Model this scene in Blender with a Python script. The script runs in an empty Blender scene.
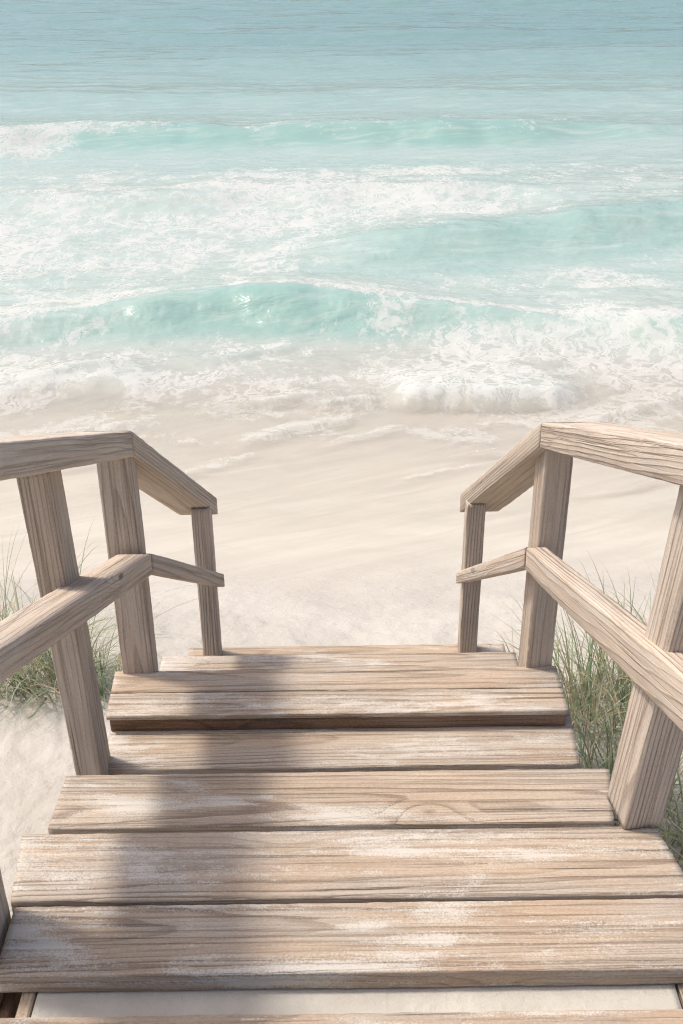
import bpy, math, random
import numpy as np
from mathutils import Vector, Matrix, noise as mnoise

S = bpy.context.scene
C = S.collection
rad = math.radians
random.seed(7)

# ------------------------------------------------------------------ camera
PITCH, ROLL, CAM_H = rad(28.0), rad(0.75), 4.0
cam_d = bpy.data.cameras.new('camera')
cam = bpy.data.objects.new('camera', cam_d)
C.objects.link(cam)
fw = Vector((0, math.cos(PITCH), -math.sin(PITCH)))
r0 = Vector((1, 0, 0))
u0 = Vector((0, math.sin(PITCH), math.cos(PITCH)))
up = u0 * math.cos(ROLL) + r0 * math.sin(ROLL)
rt = r0 * math.cos(ROLL) - u0 * math.sin(ROLL)
m = Matrix.Identity(4)
for i in range(3):
    m[i][0], m[i][1], m[i][2] = rt[i], up[i], -fw[i]
m[2][3] = CAM_H
cam.matrix_world = m
cam_d.sensor_fit = 'VERTICAL'
cam_d.sensor_height = 24.0
cam_d.lens = 1109.0 / 1024.0 * 24.0
cam_d.clip_start = 0.02
cam_d.clip_end = 9000.0
S.camera = cam

# ------------------------------------------------------------------ light
SUN_EL, SUN_AZ = rad(63), rad(-72)          # azimuth from +Y, negative = towards -X
w = bpy.data.worlds.new('World')
S.world = w
w.use_nodes = True
nt = w.node_tree
bg = nt.nodes['Background']
sky = nt.nodes.new('ShaderNodeTexSky')
sky.sky_type = 'NISHITA'
sky.sun_disc = False
sky.sun_elevation = SUN_EL
sky.sun_rotation = SUN_AZ
sky.air_density = 1.0
sky.dust_density = 5.5
sky.ozone_density = 0.9
nt.links.new(sky.outputs[0], bg.inputs[0])
bg.inputs[1].default_value = 0.15
sd = bpy.data.lights.new('sun', 'SUN')
sd.energy = 2.4
sd.angle = rad(6.5)
sd.color = (1.0, 0.94, 0.85)
sun = bpy.data.objects.new('sun', sd)
C.objects.link(sun)
tos = Vector((math.sin(SUN_AZ) * math.cos(SUN_EL), math.cos(SUN_AZ) * math.cos(SUN_EL), math.sin(SUN_EL)))
sun.rotation_euler = tos.to_track_quat('Z', 'Y').to_euler()
sun.location = tos * 30
S.view_settings.view_transform = 'Standard'
S.view_settings.look = 'None'
S.view_settings.exposure = 0.22
S.view_settings.gamma = 1.0
S.view_settings.use_curve_mapping = False
S.cycles.use_denoising = True
S.cycles.filter_width = 1.15
S.cycles.sample_clamp_indirect = 4.0
S.cycles.max_bounces = 8
S.cycles.transparent_max_bounces = 12


# ------------------------------------------------------------------ node helpers
class NT:
    def __init__(self, name):
        self.mat = bpy.data.materials.new(name)
        self.mat.use_nodes = True
        self.t = self.mat.node_tree
        self.t.nodes.clear()
        self.out = self.t.nodes.new('ShaderNodeOutputMaterial')

    def n(self, typ, props=None, **ins):
        nd = self.t.nodes.new(typ)
        for k, v in (props or {}).items():
            setattr(nd, k, v)
        for k, v in ins.items():
            k2 = int(k[1:]) if k[0] == 'i' and k[1:].isdigit() else k.replace('_', ' ')
            self.set(nd.inputs[k2], v)
        return nd

    def set(self, sock, v):
        if isinstance(v, bpy.types.NodeSocket):
            self.t.links.new(v, sock)
        elif isinstance(v, bpy.types.Node):
            self.t.links.new(v.outputs[0], sock)
        else:
            if sock.type == 'RGBA' and len(v) == 3:
                v = (*v, 1)
            sock.default_value = v

    def m(self, op, a, b=0.0, c=0.0, clamp=False):
        nd = self.n('ShaderNodeMath', {'operation': op, 'use_clamp': clamp}, i0=a, i1=b)
        if op in ('MULTIPLY_ADD', 'SMOOTH_MIN', 'SMOOTH_MAX', 'COMPARE'):
            self.set(nd.inputs[2], c)
        return nd.outputs[0]

    def v(self, op, a, b=(0, 0, 0)):
        nd = self.n('ShaderNodeVectorMath', {'operation': op}, i0=a, i1=b)
        return nd.outputs['Value'] if op in ('LENGTH', 'DOT_PRODUCT', 'DISTANCE') else nd.outputs[0]

    def mr(self, val, a, b, c=0.0, d=1.0, typ='SMOOTHSTEP'):
        return self.n('ShaderNodeMapRange', {'interpolation_type': typ}, i0=val, i1=a, i2=b, i3=c, i4=d).outputs[0]

    def noise(self, vec, scale, detail=3.0, rough=0.55, dist=0.0):
        return self.n('ShaderNodeTexNoise', None, Vector=vec, Scale=scale, Detail=detail, Roughness=rough, Distortion=dist)

    def mix(self, f, a, b, mode='MIX'):
        nd = self.n('ShaderNodeMix', {'data_type': 'RGBA', 'blend_type': mode})
        self.set(nd.inputs[0], f)
        self.set(nd.inputs[6], a)
        self.set(nd.inputs[7], b)
        return nd.outputs[2]

    def attr(self, name):
        return self.n('ShaderNodeAttribute', {'attribute_name': name})

    def ramp(self, f, stops):
        nd = self.n('ShaderNodeValToRGB')
        els = nd.color_ramp.elements
        while len(els) < len(stops):
            els.new(0.5)
        for e, (p, c) in zip(els, stops):
            e.position = p
            e.color = (*c, 1)
        self.set(nd.inputs[0], f)
        return nd.outputs[0]


def sep(t, vec):
    nd = t.n('ShaderNodeSeparateXYZ', None, i0=vec)
    return nd.outputs[0], nd.outputs[1], nd.outputs[2]


def comb(t, x, y, z):
    return t.n('ShaderNodeCombineXYZ', None, i0=x, i1=y, i2=z).outputs[0]


# ------------------------------------------------------------------ materials
def wood(name, light, mid, dark, sand_amt, grey_amt, ring=95.0, crack=0.5, contrast=1.0):
    """Weathered softwood: growth rings round a tilted pith, fibres, checks, knots, sand dust."""
    t = NT(name)
    tc = t.n('ShaderNodeTexCoord')
    oi = t.n('ShaderNodeObjectInfo')
    rnd = t.m('MULTIPLY', oi.outputs['Random'], 97.0)
    rnd2 = t.m('FRACT', t.m('MULTIPLY', oi.outputs['Random'], 313.7))
    p = tc.outputs['Object']
    x, y, z = sep(t, p)
    off = comb(t, rnd, t.m('MULTIPLY', rnd, 1.7), t.m('MULTIPLY', rnd, 0.6))
    ps = t.v('ADD', p, off)
    # stretched coordinates along the board
    st = t.v('MULTIPLY', ps, (1.1, 9.0, 9.0))
    wob = t.noise(st, 1.0, 3.0, 0.5)
    wob_c = t.v('SUBTRACT', wob.outputs['Color'], (0.5, 0.5, 0.5))
    # knots
    kv = t.n('ShaderNodeTexVoronoi', {'feature': 'F1'}, Vector=t.v('MULTIPLY', ps, (1.0, 2.4, 2.4)), Scale=2.3, Randomness=1.0)
    kd = kv.outputs['Distance']
    ksel = t.m('GREATER_THAN', t.n('ShaderNodeSeparateColor', None, i0=kv.outputs['Color']).outputs[0], 0.55)
    kbulge = t.m('MULTIPLY', t.mr(kd, 0.0, 0.3, 1.0, 0.0), ksel)
    kcore = t.m('MULTIPLY', t.mr(kd, 0.025, 0.06, 1.0, 0.0), ksel)
    # rings
    y0 = t.m('MULTIPLY', t.m('SUBTRACT', rnd2, 0.5), 0.12)
    z0 = t.m('ADD', 0.05, t.m('MULTIPLY', t.m('FRACT', t.m('MULTIPLY', rnd2, 7.3)), 0.05))
    wy, wz, wx = sep(t, t.v('SCALE', wob_c)) if False else sep(t, wob_c)
    yy = t.m('ADD', t.m('SUBTRACT', y, y0), t.m('MULTIPLY', wy, 0.034))
    zz = t.m('ADD', t.m('ADD', z, z0), t.m('MULTIPLY', wz, 0.03))
    zz = t.m('ADD', zz, t.m('MULTIPLY', x, 0.02))
    rr = t.m('SQRT', t.m('ADD', t.m('MULTIPLY', yy, yy), t.m('MULTIPLY', zz, zz)))
    rr = t.m('ADD', rr, t.m('MULTIPLY', kbulge, 0.016))
    fine = t.noise(t.v('MULTIPLY', ps, (6.0, 260.0, 260.0)), 1.0, 3.0, 0.65).outputs[0]
    med = t.noise(t.v('MULTIPLY', ps, (2.2, 75.0, 75.0)), 1.0, 4.0, 0.62).outputs[0]
    ph = t.m('FRACT', t.m('ADD', t.m('MULTIPLY', rr, ring), t.m('MULTIPLY', med, 0.35)))
    late = t.m('MULTIPLY', t.m('ADD', t.m('MULTIPLY', t.mr(ph, 0.30, 0.85), 0.35), t.m('MULTIPLY', t.mr(ph, 0.68, 0.86), 0.65)), t.mr(ph, 0.93, 1.0, 1.0, 0.0))
    # how strongly the rings show changes along the board
    vis = t.mr(t.noise(t.v('MULTIPLY', ps, (0.9, 11.0, 11.0)), 1.3, 2.0).outputs[0], 0.32, 0.66, 0.25, 1.0)
    late = t.m('MULTIPLY', late, vis)
    streak = t.mr(t.noise(t.v('MULTIPLY', ps, (1.3, 110.0, 110.0)), 1.0, 3.0, 0.6).outputs[0], 0.54, 0.66)
    fib = t.mr(fine, 0.3, 0.75)
    # checks: thin long dark cracks
    cn = t.noise(t.v('MULTIPLY', ps, (1.3, 100.0, 100.0)), 1.0, 2.0, 0.5).outputs[0]
    cm = t.noise(t.v('MULTIPLY', ps, (1.6, 9.0, 9.0)), 1.0, 1.0).outputs[0]
    chk = t.m('MULTIPLY', t.mr(cn, 0.635, 0.67), t.mr(cm, 0.48, 0.58))
    chk = t.m('MULTIPLY', chk, crack)
    # colours
    tone = t.noise(t.v('MULTIPLY', ps, (1.3, 7.0, 7.0)), 1.0, 4.0, 0.6).outputs[0]
    base = t.mix(t.mr(tone, 0.3, 0.7), mid, light)
    base = t.mix(t.m('MULTIPLY', rnd2, 0.6), base, t.mix(0.35, mid, (0.40, 0.25, 0.135)))
    grey = (0.45, 0.41, 0.36)
    base = t.mix(t.m('MULTIPLY', t.mr(t.noise(t.v('MULTIPLY', ps, (1.2, 5.0, 5.0)), 1.9, 3.0).outputs[0], 0.42, 0.62), grey_amt), base, grey)
    base = t.mix(t.m('MULTIPLY', late, 0.62 * contrast), base, dark)
    base = t.mix(t.m('MULTIPLY', streak, 0.5 * contrast), base, dark)
    base = t.mix(t.m('MULTIPLY', fib, 0.32), base, dark)
    base = t.mix(t.m('MULTIPLY', chk, 0.65), base, (0.055, 0.04, 0.03))
    base = t.mix(t.m('MULTIPLY', kcore, 0.75), base, (0.12, 0.075, 0.05))
    # bright sand dust in elongated worn patches, caught between the ridges
    sn = t.noise(t.v('MULTIPLY', ps, (1.9, 7.0, 7.0)), 1.25, 8.0, 0.7, 0.3).outputs[0]
    grit = t.noise(ps, 260.0, 2.0, 0.7).outputs[0]
    sm = t.m('ADD', sn, t.m('ADD', t.m('MULTIPLY', t.m('SUBTRACT', grit, 0.5), 0.30), t.m('MULTIPLY', t.m('SUBTRACT', med, 0.5), -0.35)))
    sand = t.m('MULTIPLY', t.mr(sm, 0.50, 0.64), sand_amt)
    speck = t.noise(t.v('MULTIPLY', ps, (0.5, 1.0, 1.0)), 330.0, 3.0, 0.75).outputs[0]
    base = t.mix(t.m('MULTIPLY', t.mr(speck, 0.5, 0.72), 0.30), base, dark)
    base = t.mix(t.m('MULTIPLY', t.mr(speck, 0.5, 0.3), 0.18), base, (0.70, 0.65, 0.58))
    base = t.mix(sand, base, (0.61, 0.575, 0.52))
    h = t.m('MULTIPLY', late, 0.9)
    h = t.m('ADD', h, t.m('MULTIPLY', med, 0.9))
    h = t.m('SUBTRACT', h, t.m('MULTIPLY', streak, 0.8))
    h = t.m('ADD', h, t.m('MULTIPLY', fine, 0.45))
    h = t.m('SUBTRACT', h, t.m('MULTIPLY', chk, 2.2))
    h = t.m('ADD', h, t.m('MULTIPLY', sand, t.m('MULTIPLY', grit, 0.5)))
    bp = t.n('ShaderNodeBump', None, Strength=0.8, Distance=0.0022, Height=h)
    b = t.n('ShaderNodeBsdfPrincipled', None, Base_Color=base, Roughness=0.82, Normal=bp)
    b.inputs['Specular IOR Level'].default_value = 0.25
    t.t.links.new(b.outputs[0], t.out.inputs[0])
    return t.mat


M_TREAD = wood('weathered_tread_wood', (0.565, 0.47, 0.375), (0.465, 0.36, 0.265), (0.145, 0.098, 0.066), 0.78, 0.55, 120, 0.75, 0.95)
M_RAIL = wood('bleached_rail_wood', (0.76, 0.67, 0.57), (0.68, 0.57, 0.465), (0.24, 0.175, 0.13), 0.30, 0.25, 130, 0.4, 0.8)
M_POST = wood('post_wood', (0.70, 0.61, 0.52), (0.61, 0.51, 0.415), (0.20, 0.14, 0.10), 0.12, 0.2, 120, 0.6, 0.9)
M_DARK = wood('painted_shade_wood', (0.30, 0.19, 0.12), (0.20, 0.12, 0.075), (0.09, 0.05, 0.03), 0.05, 0.1, 90, 0.6)  # browns darkened to carry the shade under and between boards


def sand_board_mat():
    t = NT('sand_covered_board')
    tc = t.n('ShaderNodeTexCoord')
    p = tc.outputs['Object']
    n1 = t.noise(p, 9.0, 4.0, 0.6).outputs[0]
    n2 = t.noise(p, 70.0, 4.0, 0.6, 0.8).outputs[0]
    n3 = t.noise(p, 500.0, 2.0, 0.6).outputs[0]
    col = t.mix(t.mr(n1, 0.3, 0.7), (0.46, 0.43, 0.38), (0.54, 0.51, 0.455))
    col = t.mix(t.m('MULTIPLY', t.mr(n2, 0.55, 0.75), 0.3), col, (0.5, 0.43, 0.35))
    h = t.m('ADD', t.m('MULTIPLY', n2, 1.0), t.m('MULTIPLY', n3, 0.2))
    bp = t.n('ShaderNodeBump', None, Strength=0.5, Distance=0.006, Height=h)
    b = t.n('ShaderNodeBsdfPrincipled', None, Base_Color=col, Roughness=0.9, Normal=bp)
    t.t.links.new(b.outputs[0], t.out.inputs[0])
    return t.mat


def beach_mat():
    t = NT('pale_sand')
    g = t.n('ShaderNodeNewGeometry')
    p = g.outputs['Position']
    wet = t.attr('wet').outputs['Fac']
    n1 = t.noise(p, 1.1, 4.0, 0.6).outputs[0]
    n2 = t.noise(p, 14.0, 5.0, 0.65).outputs[0]
    n3 = t.noise(p, 120.0, 3.0, 0.7).outputs[0]
    n5 = t.noise(p, 42.0, 3.0, 0.6).outputs[0]
    # diagonal drainage streaks in the wet part
    mp = t.v('MULTIPLY', t.n('ShaderNodeVectorRotate', {'rotation_type': 'Z_AXIS'}, Vector=p, Angle=rad(-40)), (0.5, 3.4, 1.0))
    n4 = t.noise(mp, 1.6, 5.0, 0.6, 0.7).outputs[0]
    dry = t.mix(t.mr(n1, 0.3, 0.7), (0.42, 0.39, 0.345), (0.51, 0.475, 0.425))
    dry = t.mix(t.m('MULTIPLY', t.mr(n2, 0.45, 0.7), 0.25), dry, (0.43, 0.38, 0.325))
    dry = t.mix(t.m('MULTIPLY', t.mr(n3, 0.55, 0.75), 0.25), dry, (0.34, 0.30, 0.25))
    wc = t.mix(t.mr(n4, 0.35, 0.68), (0.49, 0.445, 0.375), (0.555, 0.51, 0.435))
    wc = t.mix(t.m('MULTIPLY', t.mr(n1, 0.5, 0.75), 0.5), wc, (0.52, 0.455, 0.38))
    col = t.mix(wet, dry, wc)
    ro = t.mr(wet, 0.0, 1.0, 0.95, 0.5)
    hd = t.m('ADD', t.m('ADD', t.m('MULTIPLY', n2, 0.9), t.m('MULTIPLY', n5, 0.4)), t.m('MULTIPLY', n3, 0.12))
    h = t.m('MULTIPLY', hd, t.mr(wet, 0.0, 1.0, 1.0, 0.15))
    h = t.m('ADD', h, t.m('MULTIPLY', t.m('MULTIPLY', n4, wet), 0.7))
    bp = t.n('ShaderNodeBump', None, Strength=0.55, Distance=0.02, Height=h)
    b = t.n('ShaderNodeBsdfPrincipled', None, Base_Color=col, Roughness=ro, Normal=bp)
    t.t.links.new(b.outputs[0], t.out.inputs[0])
    return t.mat


def sea_mat():
    t = NT('turquoise_sea_water')
    g = t.n('ShaderNodeNewGeometry')
    p = g.outputs['Position']
    D = t.attr('foam').outputs['Fac']
    T = t.attr('teal').outputs['Fac']
    A = t.attr('aer').outputs['Fac']
    dep = t.attr('depth').outputs['Fac']
    far = t.attr('far').outputs['Fac']
    # ---- lacy foam: thin curling filaments, cells, and solid cores
    wn = t.noise(p, 1.5, 3.0, 0.6)
    wv = t.v('MULTIPLY', t.v('SUBTRACT', wn.outputs['Color'], (0.5, 0.5, 0.5)), (0.9, 0.5, 0.0))
    wn2 = t.noise(p, 8.0, 2.0, 0.6)
    wv2 = t.v('MULTIPLY', t.v('SUBTRACT', wn2.outputs['Color'], (0.5, 0.5, 0.5)), (0.20, 0.14, 0.0))
    q = t.v('ADD', t.v('ADD', t.v('MULTIPLY', p, (1.0, 0.5, 0.0)), wv), wv2)
    v1 = t.n('ShaderNodeTexVoronoi', {'feature': 'DISTANCE_TO_EDGE'}, Vector=q, Scale=2.4).outputs[0]
    v2 = t.n('ShaderNodeTexVoronoi', {'feature': 'DISTANCE_TO_EDGE'}, Vector=q, Scale=5.6).outputs[0]
    r1 = t.noise(q, 2.3, 3.0, 0.5, 0.7).outputs[0]
    r2 = t.noise(q, 5.0, 2.0, 0.5, 0.5).outputs[0]
    f1 = t.mr(v1, 0.025, 0.085, 1.0, 0.0)
    f2 = t.mr(v2, 0.03, 0.14, 1.0, 0.0)
    f3 = t.mr(t.m('ABSOLUTE', t.m('SUBTRACT', r1, 0.5)), 0.008, 0.028, 1.0, 0.0)
    f4 = t.mr(t.m('ABSOLUTE', t.m('SUBTRACT', r2, 0.5)), 0.01, 0.04, 1.0, 0.0)
    br = t.noise(t.v('MULTIPLY', p, (0.8, 0.6, 1.0)), 2.2, 4.0, 0.65, 0.4).outputs[0]
    br2 = t.noise(t.v('MULTIPLY', p, (1.0, 0.6, 1.0)), 8.0, 3.0, 0.7, 0.4).outputs[0]
    lin = t.m('MAXIMUM', t.m('MULTIPLY', t.m('MAXIMUM', f1, f3), 0.9), t.m('MULTIPLY', t.m('MAXIMUM', f2, f4), 0.75))
    gate = t.m('ADD', t.m('MULTIPLY', br, 0.6), t.m('MULTIPLY', br2, 0.4))
    gv = t.m('SUBTRACT', t.m('ADD', gate, t.m('MULTIPLY', D, 0.46)), 0.715)
    lace = t.m('MULTIPLY', lin, t.mr(gv, -0.03, 0.10))
    core = t.mr(t.m('ADD', t.m('ADD', D, t.m('MULTIPLY', t.m('SUBTRACT', gate, 0.5), 1.6)), t.m('MULTIPLY', lin, 0.22)), 1.35, 1.85)
    n = t.m('ADD', t.m('MULTIPLY', lin, 0.5), t.m('MULTIPLY', gate, 0.8))
    foam = t.m('MINIMUM', t.m('ADD', t.m('MULTIPLY', lace, 0.85), t.m('MULTIPLY', core, 0.8)), 1.0)
    foam = t.m('MULTIPLY', foam, t.mr(dep, 0.0, 0.22, 0.4, 1.0))
    # ---- water body colour
    col = t.mix(T, (0.42, 0.485, 0.45), (0.25, 0.40, 0.36))
    col = t.mix(far, col, (0.18, 0.295, 0.285))
    col = t.mix(A, col, (0.45, 0.485, 0.445))
    # fine aerated streaks along shore
    ms = t.v('MULTIPLY', t.n('ShaderNodeVectorRotate', {'rotation_type': 'Z_AXIS'}, Vector=p, Angle=rad(-12)), (0.8, 3.6, 1.0))
    md = t.v('MULTIPLY', t.n('ShaderNodeVectorRotate', {'rotation_type': 'Z_AXIS'}, Vector=p, Angle=rad(-40)), (0.7, 4.2, 1.0))
    dn = t.noise(md, 1.2, 6.0, 0.66, 0.6).outputs[0]
    col = t.mix(t.mr(dep, 0.03, 0.30, 1.0, 0.0), col, t.mix(t.mr(dn, 0.35, 0.7), (0.535, 0.50, 0.43), (0.615, 0.58, 0.51)))
    stn = t.noise(ms, 1.3, 5.0, 0.65, 0.8).outputs[0]
    col = t.mix(t.m('MULTIPLY', t.mr(stn, 0.45, 0.75), t.mr(far, 0.0, 1.0, 0.45, 0.1)), col, (0.54, 0.56, 0.515))
    # ---- ripples
    mr_ = t.v('MULTIPLY', p, (0.5, 1.6, 1.0))
    b1 = t.noise(mr_, 2.2, 5.0, 0.62, 0.5).outputs[0]
    b2 = t.noise(mr_, 11.0, 3.0, 0.6).outputs[0]
    hh = t.m('ADD', t.m('MULTIPLY', b1, 1.0), t.m('MULTIPLY', b2, 0.22))
    hh = t.m('ADD', hh, t.m('MULTIPLY', t.m('MULTIPLY', dn, t.mr(dep, 0.02, 0.3, 1.0, 0.0)), 0.7))
    b3 = t.noise(t.v('MULTIPLY', p, (0.10, 0.6, 1.0)), 1.0, 4.0, 0.55, 0.4).outputs[0]
    hh = t.m('MULTIPLY', hh, t.mr(far, 0.0, 1.0, 1.0, 0.35))
    hh = t.m('ADD', hh, t.m('MULTIPLY', t.m('MULTIPLY', b3, far), 4.0))
    bstr = t.mr(dep, 0.0, 0.25, 0.12, 0.5)
    bp = t.n('ShaderNodeBump', None, Strength=bstr, Distance=0.05, Height=hh)
    wat = t.n('ShaderNodeBsdfPrincipled', None, Base_Color=col, Roughness=0.14, IOR=1.33, Normal=bp)
    tr = t.n('ShaderNodeBsdfTransparent')
    al = t.m('SUBTRACT', 1.0, t.m('EXPONENT', t.m('MULTIPLY', dep, -9.0)))
    al = t.m('MAXIMUM', al, t.m('MULTIPLY', t.mr(dep, 0.0, 0.02), 0.16))
    wmix = t.n('ShaderNodeMixShader', None, i0=al, i1=tr.outputs[0], i2=wat.outputs[0])
    fb = t.n('ShaderNodeBump', None, Strength=0.35, Distance=0.02, Height=t.m('ADD', n, t.m('MULTIPLY', b2, 0.4)))
    fd = t.n('ShaderNodeBsdfDiffuse', None, Color=(0.76, 0.76, 0.735), Normal=fb)
    ft = t.n('ShaderNodeBsdfTranslucent', None, Color=(0.80, 0.80, 0.775))
    fo = t.n('ShaderNodeMixShader', None, i0=0.3, i1=fd.outputs[0], i2=ft.outputs[0])
    fm = t.n('ShaderNodeMixShader', None, i0=t.m('MULTIPLY', foam, 0.92), i1=wmix.outputs[0], i2=fo.outputs[0])
    t.t.links.new(fm.outputs[0], t.out.inputs[0])
    return t.mat


def grass_mat():
    t = NT('beach_grass_blades')
    col = t.attr('tint').outputs['Color']
    d = t.n('ShaderNodeBsdfPrincipled', None, Base_Color=col, Roughness=0.6)
    tr = t.n('ShaderNodeBsdfTranslucent', None, Color=col)
    mx = t.n('ShaderNodeMixShader', None, i0=0.35, i1=d.outputs[0], i2=tr.outputs[0])
    t.t.links.new(mx.outputs[0], t.out.inputs[0])
    return t.mat


M_SANDB, M_BEACH, M_SEA, M_GRASS = sand_board_mat(), beach_mat(), sea_mat(), grass_mat()


# ------------------------------------------------------------------ numpy noise
def _hash(ix, iy, seed):
    h = (ix.astype(np.int64) * 374761393 + iy.astype(np.int64) * 668265263 + seed * 982451653) & 0x7fffffff
    h = ((h ^ (h >> 13)) * 1274126177) & 0x7fffffff
    return ((h ^ (h >> 16)) & 0xffff) / 65535.0


def vnoise(x, y, seed=0):
    ix, iy = np.floor(x), np.floor(y)
    fx, fy = x - ix, y - iy
    ux, uy = fx * fx * fx * (fx * (fx * 6 - 15) + 10), fy * fy * fy * (fy * (fy * 6 - 15) + 10)
    a, b = _hash(ix, iy, seed), _hash(ix + 1, iy, seed)
    c, d = _hash(ix, iy + 1, seed), _hash(ix + 1, iy + 1, seed)
    return (a + (b - a) * ux) * (1 - uy) + (c + (d - c) * ux) * uy


def fbm(x, y, seed=0, octv=4, gain=0.5):
    s, a, tot = 0, 1.0, 0
    for k in range(octv):
        s = s + a * vnoise(x * 2 ** k + 17.3 * k, y * 2 ** k - 9.1 * k, seed + k)
        tot += a
        a *= gain
    return s / tot - 0.5


def ss(x, a, b):
    t = np.clip((x - a) / (b - a), 0, 1)
    return t * t * (3 - 2 * t)


def gauss(x, y, cx, cy, sx, sy, rot=0.0):
    c, s = math.cos(rot), math.sin(rot)
    dx, dy = x - cx, y - cy
    return np.exp(-(((dx * c + dy * s) / sx) ** 2 + ((-dx * s + dy * c) / sy) ** 2))


PROF_Y = np.array([-6, 0.0, 1.5, 3.0, 3.6, 4.4, 5.5, 7.0, 8.2, 9.2, 10.5, 13, 18, 30, 60.0])
PROF_Z = np.array([2.1, 1.80, 1.74, 1.64, 1.52, 1.25, 0.86, 0.42, 0.15, -0.02, -0.16, -0.4, -0.9, -2.2, -5.0])
_cy = np.linspace(-6, 60, 1400)
_cz = np.interp(_cy, PROF_Y, PROF_Z)
_k = np.hanning(41)
_cz = np.convolve(np.pad(_cz, 20, mode='edge'), _k / _k.sum(), mode='valid')


def beach_z(x, y):
    z = np.interp(y, _cy, _cz)
    dry = 1 - ss(y, 3.6, 5.2)
    z = z + fbm(x * 0.55, y * 0.55, 3, 3) * 0.10 * (0.3 + 0.7 * dry)
    z = z + 0.05 * np.tanh(np.abs(x) - 1.2) * dry * ss(y, 0, 2)
    z = z + dry * (fbm(x * 3.1, y * 3.1, 11, 4, 0.55) * 0.05 + fbm(x * 13, y * 13, 23, 3, 0.6) * 0.014)
    z = z + (1 - dry) * fbm(x * 1.1 - y * 0.9, y * 2.2 + x * 1.6, 31, 3) * 0.02 * (1 - ss(y, 9, 12))
    return z


def grid_obj(name, X, Y, Z, mat, attrs, kind='structure'):
    nr, nc = X.shape
    me = bpy.data.meshes.new(name)
    co = np.stack([X, Y, Z], -1).reshape(-1, 3)
    idx = np.arange(nr * nc).reshape(nr, nc)
    f = np.stack([idx[:-1, :-1], idx[:-1, 1:], idx[1:, 1:], idx[1:, :-1]], -1).reshape(-1, 4)
    me.vertices.add(len(co))
    me.vertices.foreach_set('co', co.astype(np.float32).ravel())
    me.loops.add(f.size)
    me.loops.foreach_set('vertex_index', f.astype(np.int32).ravel())
    me.polygons.add(len(f))
    me.polygons.foreach_set('loop_start', np.arange(0, f.size, 4, dtype=np.int32))
    me.polygons.foreach_set('use_smooth', np.ones(len(f), dtype=bool))
    me.update(calc_edges=True)
    for k, v in attrs.items():
        a = me.attributes.new(k, 'FLOAT', 'POINT')
        a.data.foreach_set('value', v.astype(np.float32).ravel())
    me.materials.append(mat)
    o = bpy.data.objects.new(name, me)
    C.objects.link(o)
    if kind:
        o['kind'] = kind
    return o


# ------------------------------------------------------------------ beach
yy = np.concatenate([np.linspace(-6, 1.0, 60, endpoint=False), np.geomspace(1.0, 12.0, 520), np.linspace(12.5, 60, 40)])
tt = np.concatenate([np.linspace(-6, -1.0, 60, endpoint=False), np.linspace(-1, 1, 560), np.linspace(1.0, 6, 61)[1:]])
YB, TB = np.meshgrid(yy, tt, indexing='ij')
XB = TB * (0.55 + 0.42 * np.maximum(YB, 0.6))
ZB = beach_z(XB, YB)
wetline = 4.75 + fbm(XB * 0.5, XB * 0 + 4.0, 5, 3) * 1.0
WET = ss(YB, wetline - 0.45, wetline + 0.7)
grid_obj('beach', XB, YB, ZB, M_BEACH, {'wet': WET})

# ------------------------------------------------------------------ sea
yy = np.concatenate([np.linspace(4.6, 8.5, 90, endpoint=False), np.geomspace(8.5, 100.0, 860, endpoint=False),
                     np.geomspace(100.0, 6000.0, 110)])
tt = np.concatenate([np.linspace(-8, -1.15, 70, endpoint=False), np.linspace(-1.15, 1.15, 800), np.linspace(1.15, 8, 71)[1:]])
Y, T_ = np.meshgrid(yy, tt, indexing='ij')
X = T_ * (0.2 + 0.355 * Y)


def wave(yc, amp, back, front, trough=0.12):
    s = Y - yc
    prof = np.where(s > 0, np.exp(-(np.abs(s) / back) ** 1.5), np.exp(-(np.abs(s) / front) ** 1.9))
    tr = np.exp(-((s + front * 2.0) / (front * 1.3)) ** 2) * trough
    return amp * (prof - tr), s


wob = fbm(X * 0.55, X * 0 + Y * 0.2, 41, 3) * 0.55
# W3: the near breaker
y3 = 12.35 - 0.055 * (X + 0.8) ** 2 * (np.abs(X) < 9) - 4 * (np.abs(X) >= 9) * 0 + wob * 0.7
a3 = 0.18 + 0.24 * np.exp(-((X + 0.6) / 2.0) ** 2) + 0.14 * ss(X, 2.4, 3.6)
a3 = a3 * (0.9 + 0.5 * fbm(X * 0.8, X * 0, 43, 3)) * np.exp(-(X / 11) ** 4)
h3, s3 = wave(y3, a3, 1.25, 0.46)
# W2: the oblique shoulder on the open side
y2 = 14.75 + 0.42 * X - 0.01 * X ** 2 + wob
a2 = 0.34 * ss(X, -1.6, 1.6) * (0.9 + 0.4 * fbm(X * 1.1, X * 0, 47, 3)) * np.exp(-((X - 4) / 9) ** 4)
h2, s2 = wave(y2, a2, 1.9, 0.85)
# W1: outer breaker
y1 = 24.4 + 0.03 * X + wob * 1.6
a1 = (0.26 * ss(X, 8.5, 3.0) + 0.1) * (0.9 + 0.4 * fbm(X * 0.6, X * 0, 53, 3)) * np.exp(-(X / 22) ** 4)
h1, s1 = wave(y1, a1, 2.0, 0.9)
# W2b: low swell under the foam field, further swells behind
h2b, s2b = wave(18.6 + wob * 2 + 0.05 * X, 0.2 * np.exp(-((X + 1) / 6) ** 4), 1.6, 0.8)
h0, s0 = wave(30.5 + wob * 2.5 - 0.04 * X, 0.20 + 0 * X, 2.2, 1.2)
h00, s00 = wave(38.5 + wob * 3 + 0.06 * X, 0.16 + 0 * X, 2.6, 1.5)
eta = h3 + h2 + h1 + h2b + h0 + h00
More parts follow.
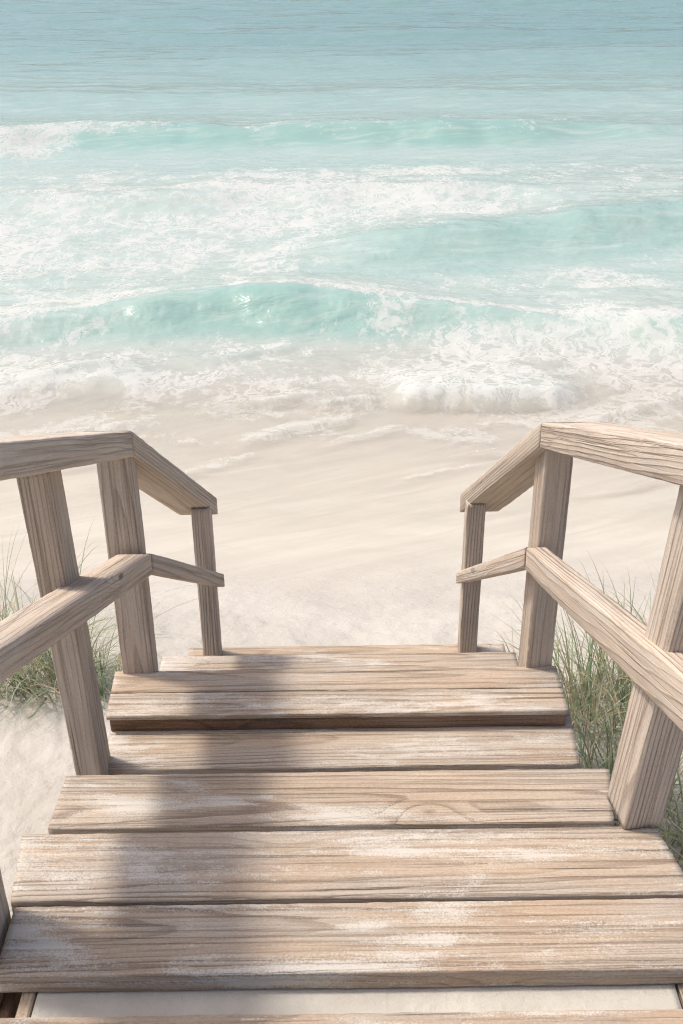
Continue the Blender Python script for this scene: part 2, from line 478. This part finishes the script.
# bore: the rounded white front
yb = 9.72 + 0.16 * np.sin(X * 1.9 + 0.4) * 0.5 + fbm(X * 2.2, X * 0, 57, 3) * 0.25
eb = ss(X, 0.35, 0.75) * (1 - ss(X, 1.95, 2.45))
sb = Y - yb
hb = 0.15 * eb * np.where(sb > 0, np.exp(-(sb / 0.75) ** 2), np.exp(-(np.abs(sb) / 0.17) ** 2))
eb2 = ss(-X, 1.7, 2.3) * 0.07
yb2 = 10.15 + fbm(X * 1.6, X * 0, 59, 3) * 0.5
sb2 = Y - yb2
hb2 = eb2 * np.where(sb2 > 0, np.exp(-(sb2 / 0.6) ** 2), np.exp(-(np.abs(sb2) / 0.16) ** 2))
eta = eta + hb + hb2
# chop
grow = ss(Y, 9, 14)
chop = fbm(X * 0.22 + 0.03 * Y, Y * 0.95, 61, 3, 0.5) * 0.09 * ss(Y, 18, 34) + fbm(X * 0.09, Y * 0.38 + X * 0.02, 62, 3, 0.5) * 0.38 * ss(Y, 22, 36) + fbm(X * 0.55, Y * 2.3, 67, 4, 0.55) * 0.075 * grow
chop = chop + (np.abs(fbm(X * 0.16 - 0.02 * Y, Y * 0.62, 68, 3, 0.5)) * -0.5 + 0.05) * 0.12 * ss(Y, 20, 40)
chop = chop * (1 + ss(Y, 30, 60) * 0.8) * (1 - ss(Y, 200, 900))
turb = fbm(X * 3.2, Y * 4.5, 71, 4, 0.6) * 0.035 * (1 - ss(Y, 19, 24)) * ss(Y, 9, 10.5)
eta = eta + chop + turb


def ridge(x0, y0_, x1, y1_, amp, wid):
    """small steep wavelet along a line; returns height and a mask of its landward face and its crest"""
    dx, dy = x1 - x0, y1_ - y0_
    L = math.hypot(dx, dy)
    ux, uy = dx / L, dy / L
    a = ((X - x0) * ux + (Y - y0_) * uy) / L
    d = -(X - x0) * uy + (Y - y0_) * ux + fbm(X * 1.6, Y * 1.6, int(abs(x0 * 31 + y0_ * 17)), 3) * 0.35
    en = np.exp(-((a - 0.5) / 0.42) ** 4)
    h_ = amp * en * np.where(d > 0, np.exp(-(d / (wid * 2.4)) ** 2), np.exp(-(d / wid) ** 2))
    return h_, en * np.exp(-((d + wid * 0.9) / (wid * 0.9)) ** 2), en * np.exp(-((d - wid * 1.6) / (wid * 2.2)) ** 2)


RIDGES = [(-0.95, 8.30, 0.20, 9.38, 0.04, 0.07, 0.8), (-0.30, 9.55, 0.45, 9.82, 0.06, 0.08, 0.5), (-1.6, 7.2, -0.4, 8.3, 0.02, 0.05, 0.5), (0.2, 7.0, 1.2, 7.8, 0.015, 0.05, 0.4), (-0.2, 8.2, 0.8, 9.1, 0.02, 0.05, 0.6),
          (-3.3, 10.15, -1.9, 10.85, 0.06, 0.12, 0.9), (-1.75, 10.85, -0.3, 11.4, 0.04, 0.10, 0.7),
          (1.55, 6.60, 2.45, 7.15, 0.035, 0.05, 0.0), (-1.9, 6.85, -0.8, 7.6, 0.03, 0.05, 0.0),
          (-1.3, 9.4, 0.0, 10.1, 0.05, 0.07, 0.55), (-3.2, 8.3, -1.6, 9.2, 0.05, 0.06, 0.5),
          (0.7, 7.9, 2.1, 8.4, 0.03, 0.06, 0.45), (2.0, 8.9, 3.4, 9.9, 0.05, 0.07, 0.6), (-2.6, 7.5, -1.2, 8.2, 0.03, 0.05, 0.35)]
rh, rface, rfoam = 0, 0, 0
for a_ in RIDGES:
    h_, f_, c_ = ridge(*a_[:6])
    rh, rface, rfoam = rh + h_, np.maximum(rface, f_ * min(1, a_[4] / 0.08)), np.maximum(rfoam, c_ * a_[6])
bz = beach_z(X, Y)
edge = 5.7 + fbm(X * 0.45, X * 0 + 2.2, 73, 4) * 1.4 - 0.10 * X
film = np.where(Y > edge, 0.012 * ss(Y, edge, edge + 0.6), -0.06)
sheet = np.maximum(eta, bz + film + 0.05 * ss(Y, 7.0, 9.6)) + rh * ss(Y, edge, edge + 0.3)
depth = np.maximum(sheet - bz, 0) * ss(Y, edge, edge + 0.3)
# wave face = thin backlit water
face = np.clip(ss(-s3, -0.25, 0.15) * (1 - ss(-s3, 0.5, 1.0)) * np.clip(a3 / 0.42, 0, 1), 0, 1)
face2 = ss(-s2, -0.8, 0.2) * (1 - ss(-s2, 0.9, 1.9)) * np.clip(a2 / 0.4, 0, 1)
face1 = ss(-s1, -0.6, 0.2) * (1 - ss(-s1, 0.7, 1.8)) * np.clip(a1 / 0.4, 0, 1)
teal = np.clip(face * 1.1 + face2 * 0.6 + face1 * 0.8 + 0.30 * ss(Y, 11, 14) + 0.35 * fbm(X * 0.5, Y * 0.8, 79, 3) * ss(Y, 11, 13)
               + 0.25 * ss(Y, 20, 28) + 0.5 * rface, 0, 1)
far = ss(Y, 18, 48)

n_lo = fbm(X * 0.7, Y * 0.9, 83, 4)
n_mid = fbm(X * 1.9, Y * 2.4, 89, 4)
D = np.zeros_like(X)


def add(v):
    global D
    D = np.maximum(D, v)


add(0.40 * ss(Y, 8.3, 9.8) * (1 - ss(Y, 19, 24)) + 0.14 * ss(Y, 12.8, 14.5) * (1 - ss(Y, 20, 23)) * ss(-X, -6, 2))
add(0.60 * gauss(X, Y, -0.6, 18.4, 5.2, 3.2) + 0.25 * gauss(X, Y, 0.6, 17.3, 3.5, 1.3))
add(0.72 * gauss(X, Y, 1.2, 20.2, 3.6, 1.4, 0.1))
add(0.98 * gauss(X, Y, -5.0, 15.0, 1.7, 2.6))
add(0.85 * np.exp(-((s1 + 0.1) / 0.8) ** 2) * (0.72 + 0.28 * ss(-X, 4.5, 6.2)) * ss(-X, -7.5, -3))
add(0.95 * gauss(X, Y, -6.6, 23.4, 1.6, 1.2))
add(0.95 * np.exp(-((s3 - 0.15) / 0.2) ** 2) * (0.55 + 0.45 * ss(np.abs(X + 1.6), 0, 1.2)))
add(0.98 * gauss(X, Y, -3.6, 11.9, 1.5, 0.75))
add(0.95 * gauss(X, Y, -2.8, 12.6, 1.3, 0.35))
add(0.80 * gauss(X, Y, 1.5, 11.3, 1.5, 0.9))
add(0.85 * gauss(X, Y, 0.55, 12.0, 1.0, 0.7))
add(0.80 * gauss(X, Y, 3.6, 13.4, 1.0, 0.45))
add(0.80 * gauss(X, Y, 3.4, 10.4, 1.3, 1.0))
add(1.0 * gauss(X, Y, 1.3, 10.35, 0.95, 0.55))
add(1.15 * eb * np.exp(-((sb - 0.12) / 0.26) ** 2))
add(0.92 * gauss(X, Y, -3.0, 10.6, 0.9, 0.6))
add(0.85 * gauss(X, Y, -1.6, 10.4, 0.8, 0.25, 0.15))
add(0.85 * gauss(X, Y, -4.2, 10.0, 0.9, 0.6))
add(0.75 * gauss(X, Y, -0.35, 8.95, 0.75, 0.22, 0.72))
add(0.70 * gauss(X, Y, 0.95, 8.75, 0.6, 0.28, -0.2))
add(0.75 * gauss(X, Y, 2.3, 9.1, 0.9, 0.5, 0.3))
add(0.62 * gauss(X, Y, -2.4, 9.0, 1.2, 0.5, 0.5))
add(0.48 * np.exp(-((Y - 8.75 - 0.5 * n_mid * 2 - 0.12 * np.sin(X * 1.7)) / 0.14) ** 2))
add(rfoam)
add(0.62 * np.exp(-((s2 - 0.1) / 0.25) ** 2) * ss(X, 0.2, 2.5) * np.exp(-((X - 4) / 6) ** 4))
add(0.45 * gauss(X, Y, 4.5, 20.5, 3.0, 1.4))
D = D * (1 + 0.32 * (1 - ss(Y, 10.6, 12.0)))
D = D * (1.0 + 0.55 * n_lo + 0.45 * n_mid) * ss(depth, 0.0, 0.012)
calm = np.clip(face * ss(-X, -0.9, 0.1) * 0.75 + face2 * 0.75 + face1 * 0.5 * ss(X, -5, -3), 0, 0.85)
D = np.clip(D * (1 - calm), 0, 1.2)
aer = np.clip(0.7 * ss(D, 0.25, 0.9) + 0.7 * (1 - ss(Y, 9.8, 12.0)) - 0.45 * rface + 0.22 * ss(n_lo, -0.1, 0.25) * (1 - ss(Y, 17, 24)) - 0.5 * face, 0, 0.9)
grid_obj('sea', X, Y, sheet, M_SEA, {'foam': D, 'teal': teal, 'aer': aer, 'depth': depth, 'far': far})


# ------------------------------------------------------------------ timber
def timber(name, q0, q1, mat, parent=None, rnd=0.0035, wear=0.0012, step=0.012, sub=6):
    """Board lofted between two end quads (each 4 world points, same order), rounded and worn."""
    q0 = [Vector(v) for v in q0]
    q1 = [Vector(v) for v in q1]
    c0, c1 = sum(q0, Vector()) / 4, sum(q1, Vector()) / 4
    ax = (c1 - c0).normalized()
    e = [(q0[i + 1] - q0[i]) for i in (0, 1)]
    wid = e[0] if e[0].length >= e[1].length else e[1]
    ay = (wid - ax * wid.dot(ax)).normalized()
    az = ax.cross(ay)
    if az.z < -0.3:
        ay, az = -ay, -az
    org = (c0 + c1) / 2
    mw = Matrix.Identity(4)
    for i in range(3):
        mw[i][0], mw[i][1], mw[i][2], mw[i][3] = ax[i], ay[i], az[i], org[i]
    inv = mw.inverted()
    L0 = [inv @ v for v in q0]
    L1 = [inv @ v for v in q1]

    def ringpts(q):
        pts = []
        for i in range(4):
            p, a, b = q[i], q[i - 1], q[(i + 1) % 4]
            ea, eb_ = (a - p).normalized(), (b - p).normalized()
            pts += [(p + ea * rnd, 0.5), (p + (ea + eb_) * rnd * 0.3, 1.0), (p + eb_ * rnd, 0.5)]
            nx = q[(i + 1) % 4]
            s, t_ = p + eb_ * rnd, nx - eb_ * rnd
            k = sub if (L0[(i + 1) % 4] - L0[i]).length > 0.05 else 2
            for j in range(1, k):
                pts.append((s.lerp(t_, j / k), 0.15))
        return pts

    R0, R1 = ringpts(L0), ringpts(L1)
    n = len(R0)
    ln = (c1 - c0).length
    N = max(8, int(ln / step))
    so = Vector((random.uniform(0, 90), random.uniform(0, 90), random.uniform(0, 90)))
    vs, fs, sm = [], [], []
    for i in range(N + 1):
        f = i / N
        endf = 1.0
        if i in (0, N):
            endf = 0.985
        for (a, ka), (b, kb) in zip(R0, R1):
            p = a.lerp(b, f)
            cen = L0[0].lerp(L1[0], f)
            d = mnoise.noise_vector(Vector((p.x * 38, p.y * 38, p.z * 38)) + so) * (wear * ka)
            d += mnoise.noise_vector(Vector((p.x * 5, p.y * 9, p.z * 9)) + so) * (wear * 0.9)
            d.x *= 0.3
            ctr = Vector((p.x, (L0[0] + L0[2]).lerp(L1[0] + L1[2], f).y / 2, (L0[0] + L0[2]).lerp(L1[0] + L1[2], f).z / 2))
            q = ctr + (p - ctr) * endf + d
            vs.append(q)
    for i in range(N):
        for j in range(n):
            k = (j + 1) % n
            fs.append((i * n + j, i * n + k, (i + 1) * n + k, (i + 1) * n + j))
            sm.append(True)
    fs.append(tuple(range(n - 1, -1, -1)))
    fs.append(tuple(N * n + j for j in range(n)))
    sm += [False, False]
    me = bpy.data.meshes.new(name)
    me.from_pydata(vs, [], fs)
    me.polygons.foreach_set('use_smooth', np.array(sm, dtype=bool))
    me.update()
    import bmesh
    bm = bmesh.new()
    bm.from_mesh(me)
    bmesh.ops.recalc_face_normals(bm, faces=bm.faces)
    bm.to_mesh(me)
    bm.free()
    me.materials.append(mat)
    o = bpy.data.objects.new(name, me)
    C.objects.link(o)
    if parent:
        o.parent = parent
        o.matrix_world = mw
        o.matrix_parent_inverse = Matrix.Identity(4)
        o.matrix_local = Matrix.Translation(-parent.location) @ mw
    else:
        o.matrix_world = mw
    return o


def tread(xa, xb, ya, yb, top, th, parent, mat=M_TREAD, name='tread', **k):
    """xa, xb: (front, back) x of the two ends; ya/yb: front/back y (or pairs left, right)."""
    yal, yar = ya if isinstance(ya, tuple) else (ya, ya)
    ybl, ybr = yb if isinstance(yb, tuple) else (yb, yb)
    b = top - th
    return timber(name, [(xa[0], yal, top), (xa[1], ybl, top), (xa[1], ybl, b), (xa[0], yal, b)],
                  [(xb[0], yar, top), (xb[1], ybr, top), (xb[1], ybr, b), (xb[0], yar, b)], mat, parent, **k)


def empty(name, loc, label, cat, group=None):
    o = bpy.data.objects.new(name, None)
    C.objects.link(o)
    o.location = loc
    o.empty_display_size = 0.1
    o['label'] = label
    o['category'] = cat
    if group:
        o['group'] = group
    return o


st = empty('staircase', (0, 1.6, 1.7), 'weathered wooden stairs of worn planks leading down to the sand', 'stairs')
bpy.context.view_layer.update()
TH = 0.040
tread((-0.66, -0.66), (0.66, 0.66), 1.045, 1.183, 2.470, TH, st)
tread((-0.66, -0.66), (0.66, 0.66), 0.90, 1.038, 2.470, TH, st)
tread((-0.585, -0.588), (0.625, 0.63), 1.262, 1.412, 2.466, TH, st)
tread((-0.598, -0.617), (0.62, 0.592), 1.418, 1.585, 2.470, TH, st)
tread((-0.617, -0.612), (0.556, 0.582), 1.724, 1.888, 2.350, 0.032, st)
tread((-0.600, -0.600), (0.577, 0.592), 2.112, 2.335, 2.168, TH, st)
tread((-0.606, -0.612), (0.572, 0.573), 2.252, 2.349, 2.222, 0.015, st)
tread((-0.612, -0.617), (0.573, 0.574), 2.353, 2.448, 2.221, 0.020, st)
tread((-0.526, -0.526), (0.500, 0.500), 2.50, 2.657, 2.120, TH, st)
tread((-0.482, -0.480), (0.505, 0.503), 2.70, 2.872, 2.000, TH, st)
rs = tread((-0.600, -0.600), (0.568, 0.568), 2.257, 2.285, 2.2055, 0.037, st, M_DARK, 'riser')  # added board, its dark colour paints the shade of this recess
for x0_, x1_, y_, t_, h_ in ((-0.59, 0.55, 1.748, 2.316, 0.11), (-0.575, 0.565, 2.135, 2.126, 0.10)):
    q_ = tread((x0_, x0_), (x1_, x1_), y_, y_ + 0.025, t_, h_, st, M_DARK, 'riser')  # dark boards set in to give the gaps below the treads their shade
rs['label'] = 'riser coloured as dark shade under the raised pair of planks'
pale = tread((-0.519, -0.519), (0.547, 0.547), 1.06, 1.40, 2.423, 0.03, st, M_SANDB, 'board')
pale['label'] = 'pale sand-crusted board lying in the gap between two planks'


def slab(name, x0, x1, prof, mat, parent):
    """side profile (y, z) polygon extruded along x, with a small bevel"""
    import bmesh
    bm = bmesh.new()
    a = [bm.verts.new((x0, y, z)) for y, z in prof]
    f = bm.faces.new(a)
    r = bmesh.ops.extrude_face_region(bm, geom=[f])
    bmesh.ops.translate(bm, vec=(x1 - x0, 0, 0), verts=[v for v in r['geom'] if isinstance(v, bmesh.types.BMVert)])
    bmesh.ops.recalc_face_normals(bm, faces=bm.faces)
    bmesh.ops.bevel(bm, geom=list(bm.edges), offset=0.003, segments=1, affect='EDGES')
    # local frame: X along y so the grain runs with the board
    ang = math.atan2(prof[-1][1] - prof[0][1], prof[-1][0] - prof[0][0]) * 0
    mw = Matrix.Translation((x0, 1.7, 2.1)) @ Matrix.Rotation(rad(90), 4, 'Z')
    bm.transform(mw.inverted())
    me = bpy.data.meshes.new(name)
    bm.to_mesh(me)
    bm.free()
    me.materials.append(mat)
    o = bpy.data.objects.new(name, me)
    C.objects.link(o)
    o.parent = parent
    o.matrix_local = Matrix.Translation(-parent.location) @ mw
    return o


jp = [(0.86, 2.424), (1.60, 2.424), (1.60, 2.25), (0.86, 2.25)]
slab('joist', -0.546, -0.523, [(0.86, 2.424), (1.585, 2.424), (1.585, 2.25), (0.86, 2.25)], M_TREAD, st)
slab('joist', 0.553, 0.59, [(0.86, 2.424), (1.585, 2.424), (1.585, 2.25), (0.86, 2.25)], M_TREAD, st)
slab('joist', -0.60, -0.578, [(0.86, 2.36), (1.585, 2.36), (1.585, 2.18), (0.86, 2.18)], M_DARK, st)  # outer board coloured dark in place of the shadow beneath the platform
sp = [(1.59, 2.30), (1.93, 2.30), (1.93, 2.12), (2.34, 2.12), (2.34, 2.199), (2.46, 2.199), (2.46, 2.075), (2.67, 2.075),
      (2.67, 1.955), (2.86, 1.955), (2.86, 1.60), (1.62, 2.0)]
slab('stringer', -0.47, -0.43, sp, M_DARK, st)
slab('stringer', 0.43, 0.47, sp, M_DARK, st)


# ------------------------------------------------------------------ railings
def rail(name, p0, p1, h0, h1, t0, side, mat, parent, t1=None, **k):
    """p0, p1: top edge of the face that looks at the steps; side=-1: timber lies towards -x."""
    t1 = t1 or t0
    nrm = Vector((side, 0, 0))
    a, b = Vector(p0), Vector(p1)
    return timber(name,
                  [a, a + nrm * t0, a + nrm * t0 - Vector((0, 0, h0)), a - Vector((0, 0, h0))],
                  [b, b + nrm * t1, b + nrm * t1 - Vector((0, 0, h1)), b - Vector((0, 0, h1))], mat, parent, sub=3, **k)


def post(base, top, wx, wy, yaw, mat, parent, name='post'):
    """base/top: centre points; wx, wy section; yaw about z"""
    c, s = math.cos(rad(yaw)), math.sin(rad(yaw))
    cs = [(-wx / 2, -wy / 2), (wx / 2, -wy / 2), (wx / 2, wy / 2), (-wx / 2, wy / 2)]
    q0 = [(base[0] + x * c - y * s, base[1] + x * s + y * c, base[2]) for x, y in cs]
    q1 = [(top[0] + x * c - y * s, top[1] + x * s + y * c, top[2]) for x, y in cs]
    return timber(name, q0, q1, mat, parent, rnd=0.006, sub=4)


G = 'railings flanking the stairs'
rl = empty('railing', (-0.55, 1.7, 1.7), 'dull brown wooden railing whose shadow falls across the steps, beside the smaller grass patch', 'railing', G)
rr_ = empty('railing', (0.55, 1.7, 1.7), 'sunlit bleached wooden railing standing beside the larger, denser grass patch', 'railing', G)
bpy.context.view_layer.update()

# shaded side
rail('handrail', (-0.606, 0.72, 3.648), (-0.498, 2.424, 2.937), 0.069, 0.068, 0.135, -1, M_RAIL, rl)
rail('handrail', (-0.4975, 2.4265, 2.9365), (-0.362, 2.875, 2.523), 0.066, 0.055, 0.115, -1, M_RAIL, rl)
rail('midrail', (-0.606, 0.74, 3.262), (-0.480, 2.412, 2.606), 0.060, 0.060, 0.085, -1, M_RAIL, rl)
rail('midrail', (-0.4785, 2.416, 2.605), (-0.352, 2.83, 2.292), 0.060, 0.046, 0.030, -1, M_RAIL, rl)
post((-0.613, 2.155, 1.60), (-0.614, 2.03, 3.045), 0.064, 0.12, 3, M_POST, rl)
post((-0.553, 2.475, 1.60), (-0.551, 2.463, 2.872), 0.088, 0.066, 3, M_POST, rl)
post((-0.404, 2.828, 2.00), (-0.404, 2.828, 2.525), 0.054, 0.055, 0, M_POST, rl)
post((-0.634, 1.345, 1.66), (-0.634, 1.345, 3.31), 0.070, 0.14, 0, M_POST, rl)
# sunlit side
rail('handrail', (0.600, 0.72, 3.600), (0.478, 2.424, 2.945), 0.073, 0.067, 0.135, 1, M_RAIL, rr_)
rail('handrail', (0.4775, 2.4265, 2.9445), (0.347, 2.875, 2.527), 0.067, 0.062, 0.115, 1, M_RAIL, rr_)
rail('midrail', (0.606, 0.74, 3.150), (0.463, 2.412, 2.610), 0.12, 0.066, 0.050, 1, M_RAIL, rr_)
rail('midrail', (0.4615, 2.416, 2.609), (0.340, 2.83, 2.290), 0.062, 0.042, 0.030, 1, M_RAIL, rr_)
post((0.560, 1.625, 2.472), (0.622, 1.625, 3.25), 0.080, 0.095, 8, M_POST, rr_)
post((0.518, 2.485, 1.60), (0.526, 2.468, 2.880), 0.072, 0.072, 10, M_POST, rr_)
post((0.383, 2.835, 2.00), (0.386, 2.828, 2.530), 0.054, 0.058, 0, M_POST, rr_)


# ------------------------------------------------------------------ beach grass
def grass(loc, nb, rad_x, rad_y, hmin, hmax, lean, label, seed, group='beach grass beside the stairs', dry=0.25):
    rng = random.Random(seed)
    vs, fs, cols = [], [], []
    bx_, by_ = loc
    bz_ = float(beach_z(np.array([bx_]), np.array([by_]))[0])
    for _ in range(nb):
        a = rng.uniform(0, 2 * math.pi)
        rr0 = math.sqrt(rng.random())
        px, py = rr0 * math.cos(a) * rad_x, rr0 * math.sin(a) * rad_y
        pz = float(beach_z(np.array([bx_ + px]), np.array([by_ + py]))[0]) - bz_ - 0.01
        L = hmin + (hmax - hmin) * rng.random() ** 1.6 * (1 - 0.25 * rr0)
        az = a + rng.gauss(0, 1.5)
        tilt = abs(rng.gauss(0.38, 0.34)) + 0.25 * rr0
        dx, dy = math.cos(az) + lean[0], math.sin(az) + lean[1]
        dn = math.hypot(dx, dy) or 1
        dx, dy = dx / dn, dy / dn
        curl = rng.uniform(0.4, 2.3)
        tw = rng.gauss(0, 0.5)
        w0 = rng.choice((0.0010, 0.0015, 0.0020, 0.0028)) * rng.uniform(0.85, 1.2)
        u = rng.random()
        if u < dry:
            c = (0.50 + rng.uniform(-.06, .08), 0.43 + rng.uniform(-.05, .05), 0.29)
        elif u < dry + 0.35:
            c = (0.35 + rng.uniform(-.05, .05), 0.38 + rng.uniform(-.05, .05), 0.24)
        else:
            c = (0.23 + rng.uniform(-.05, .04), 0.27 + rng.uniform(-.05, .05), 0.15)
        n = 8
        p = Vector((px, py, pz))
        i0 = len(vs)
        side = Vector((-dy, dx, 0))
        for k in range(n + 1):
            f = k / n
            ang = tilt + curl * f * f
            s2_ = Vector((side.x * math.cos(tw * f) , side.y * math.cos(tw * f), math.sin(tw * f)))
            ww = w0 * (1 - f ** 2.2) + 0.0002
            vs += [p - s2_ * ww, p + s2_ * ww]
            cols += [c, c]
            p = p + Vector((dx * math.sin(ang), dy * math.sin(ang), math.cos(ang))) * (L / n)
            p.x += 0.02 * tw * side.x * f * L
            p.y += 0.02 * tw * side.y * f * L
            if k < n:
                j = i0 + 2 * k
                fs.append((j, j + 1, j + 3, j + 2))
    me = bpy.data.meshes.new('beach_grass')
    me.from_pydata(vs, [], fs)
    at = me.attributes.new('tint', 'FLOAT_COLOR', 'POINT')
    at.data.foreach_set('color', np.array([(*c, 1) for c in cols], dtype=np.float32).ravel())
    me.polygons.foreach_set('use_smooth', [True] * len(fs))
    me.materials.append(M_GRASS)
    o = bpy.data.objects.new('beach_grass', me)
    C.objects.link(o)
    o.location = (bx_, by_, bz_)
    o['label'] = label
    o['category'] = 'grass tuft'
    o['group'] = group
    o['kind'] = 'thing'
    return o


grass((-1.22, 3.32), 380, 0.30, 0.20, 0.30, 0.80, (0.1, -0.1), 'tall arching grass tuft at the picture edge beyond the shaded railing', 1)
grass((-0.98, 3.28), 260, 0.18, 0.16, 0.22, 0.50, (0.1, -0.4), 'low green grass tuft showing between the two taller posts of the shaded railing', 2)
grass((0.84, 2.98), 270, 0.17, 0.18, 0.30, 0.58, (-0.1, 0.0), 'pale green grass tuft just behind the middle post of the sunlit railing', 3)
grass((1.08, 3.10), 300, 0.24, 0.20, 0.28, 0.62, (0.0, 0.1), 'tallest grass tuft rising above the midrail of the sunlit railing', 4)
grass((0.83, 2.52), 290, 0.17, 0.20, 0.26, 0.52, (-0.2, -0.2), 'dense dark grass tuft beside the ends of the middle steps', 5)
grass((0.98, 2.15), 320, 0.18, 0.18, 0.26, 0.52, (-0.1, -0.2), 'grass tuft half hidden behind the tall front post of the sunlit railing', 6)
grass((0.66, 3.30), 16, 0.05, 0.05, 0.18, 0.36, (-0.9, -0.1), 'sparse thin grass sprig arching over the lowest step', 7)
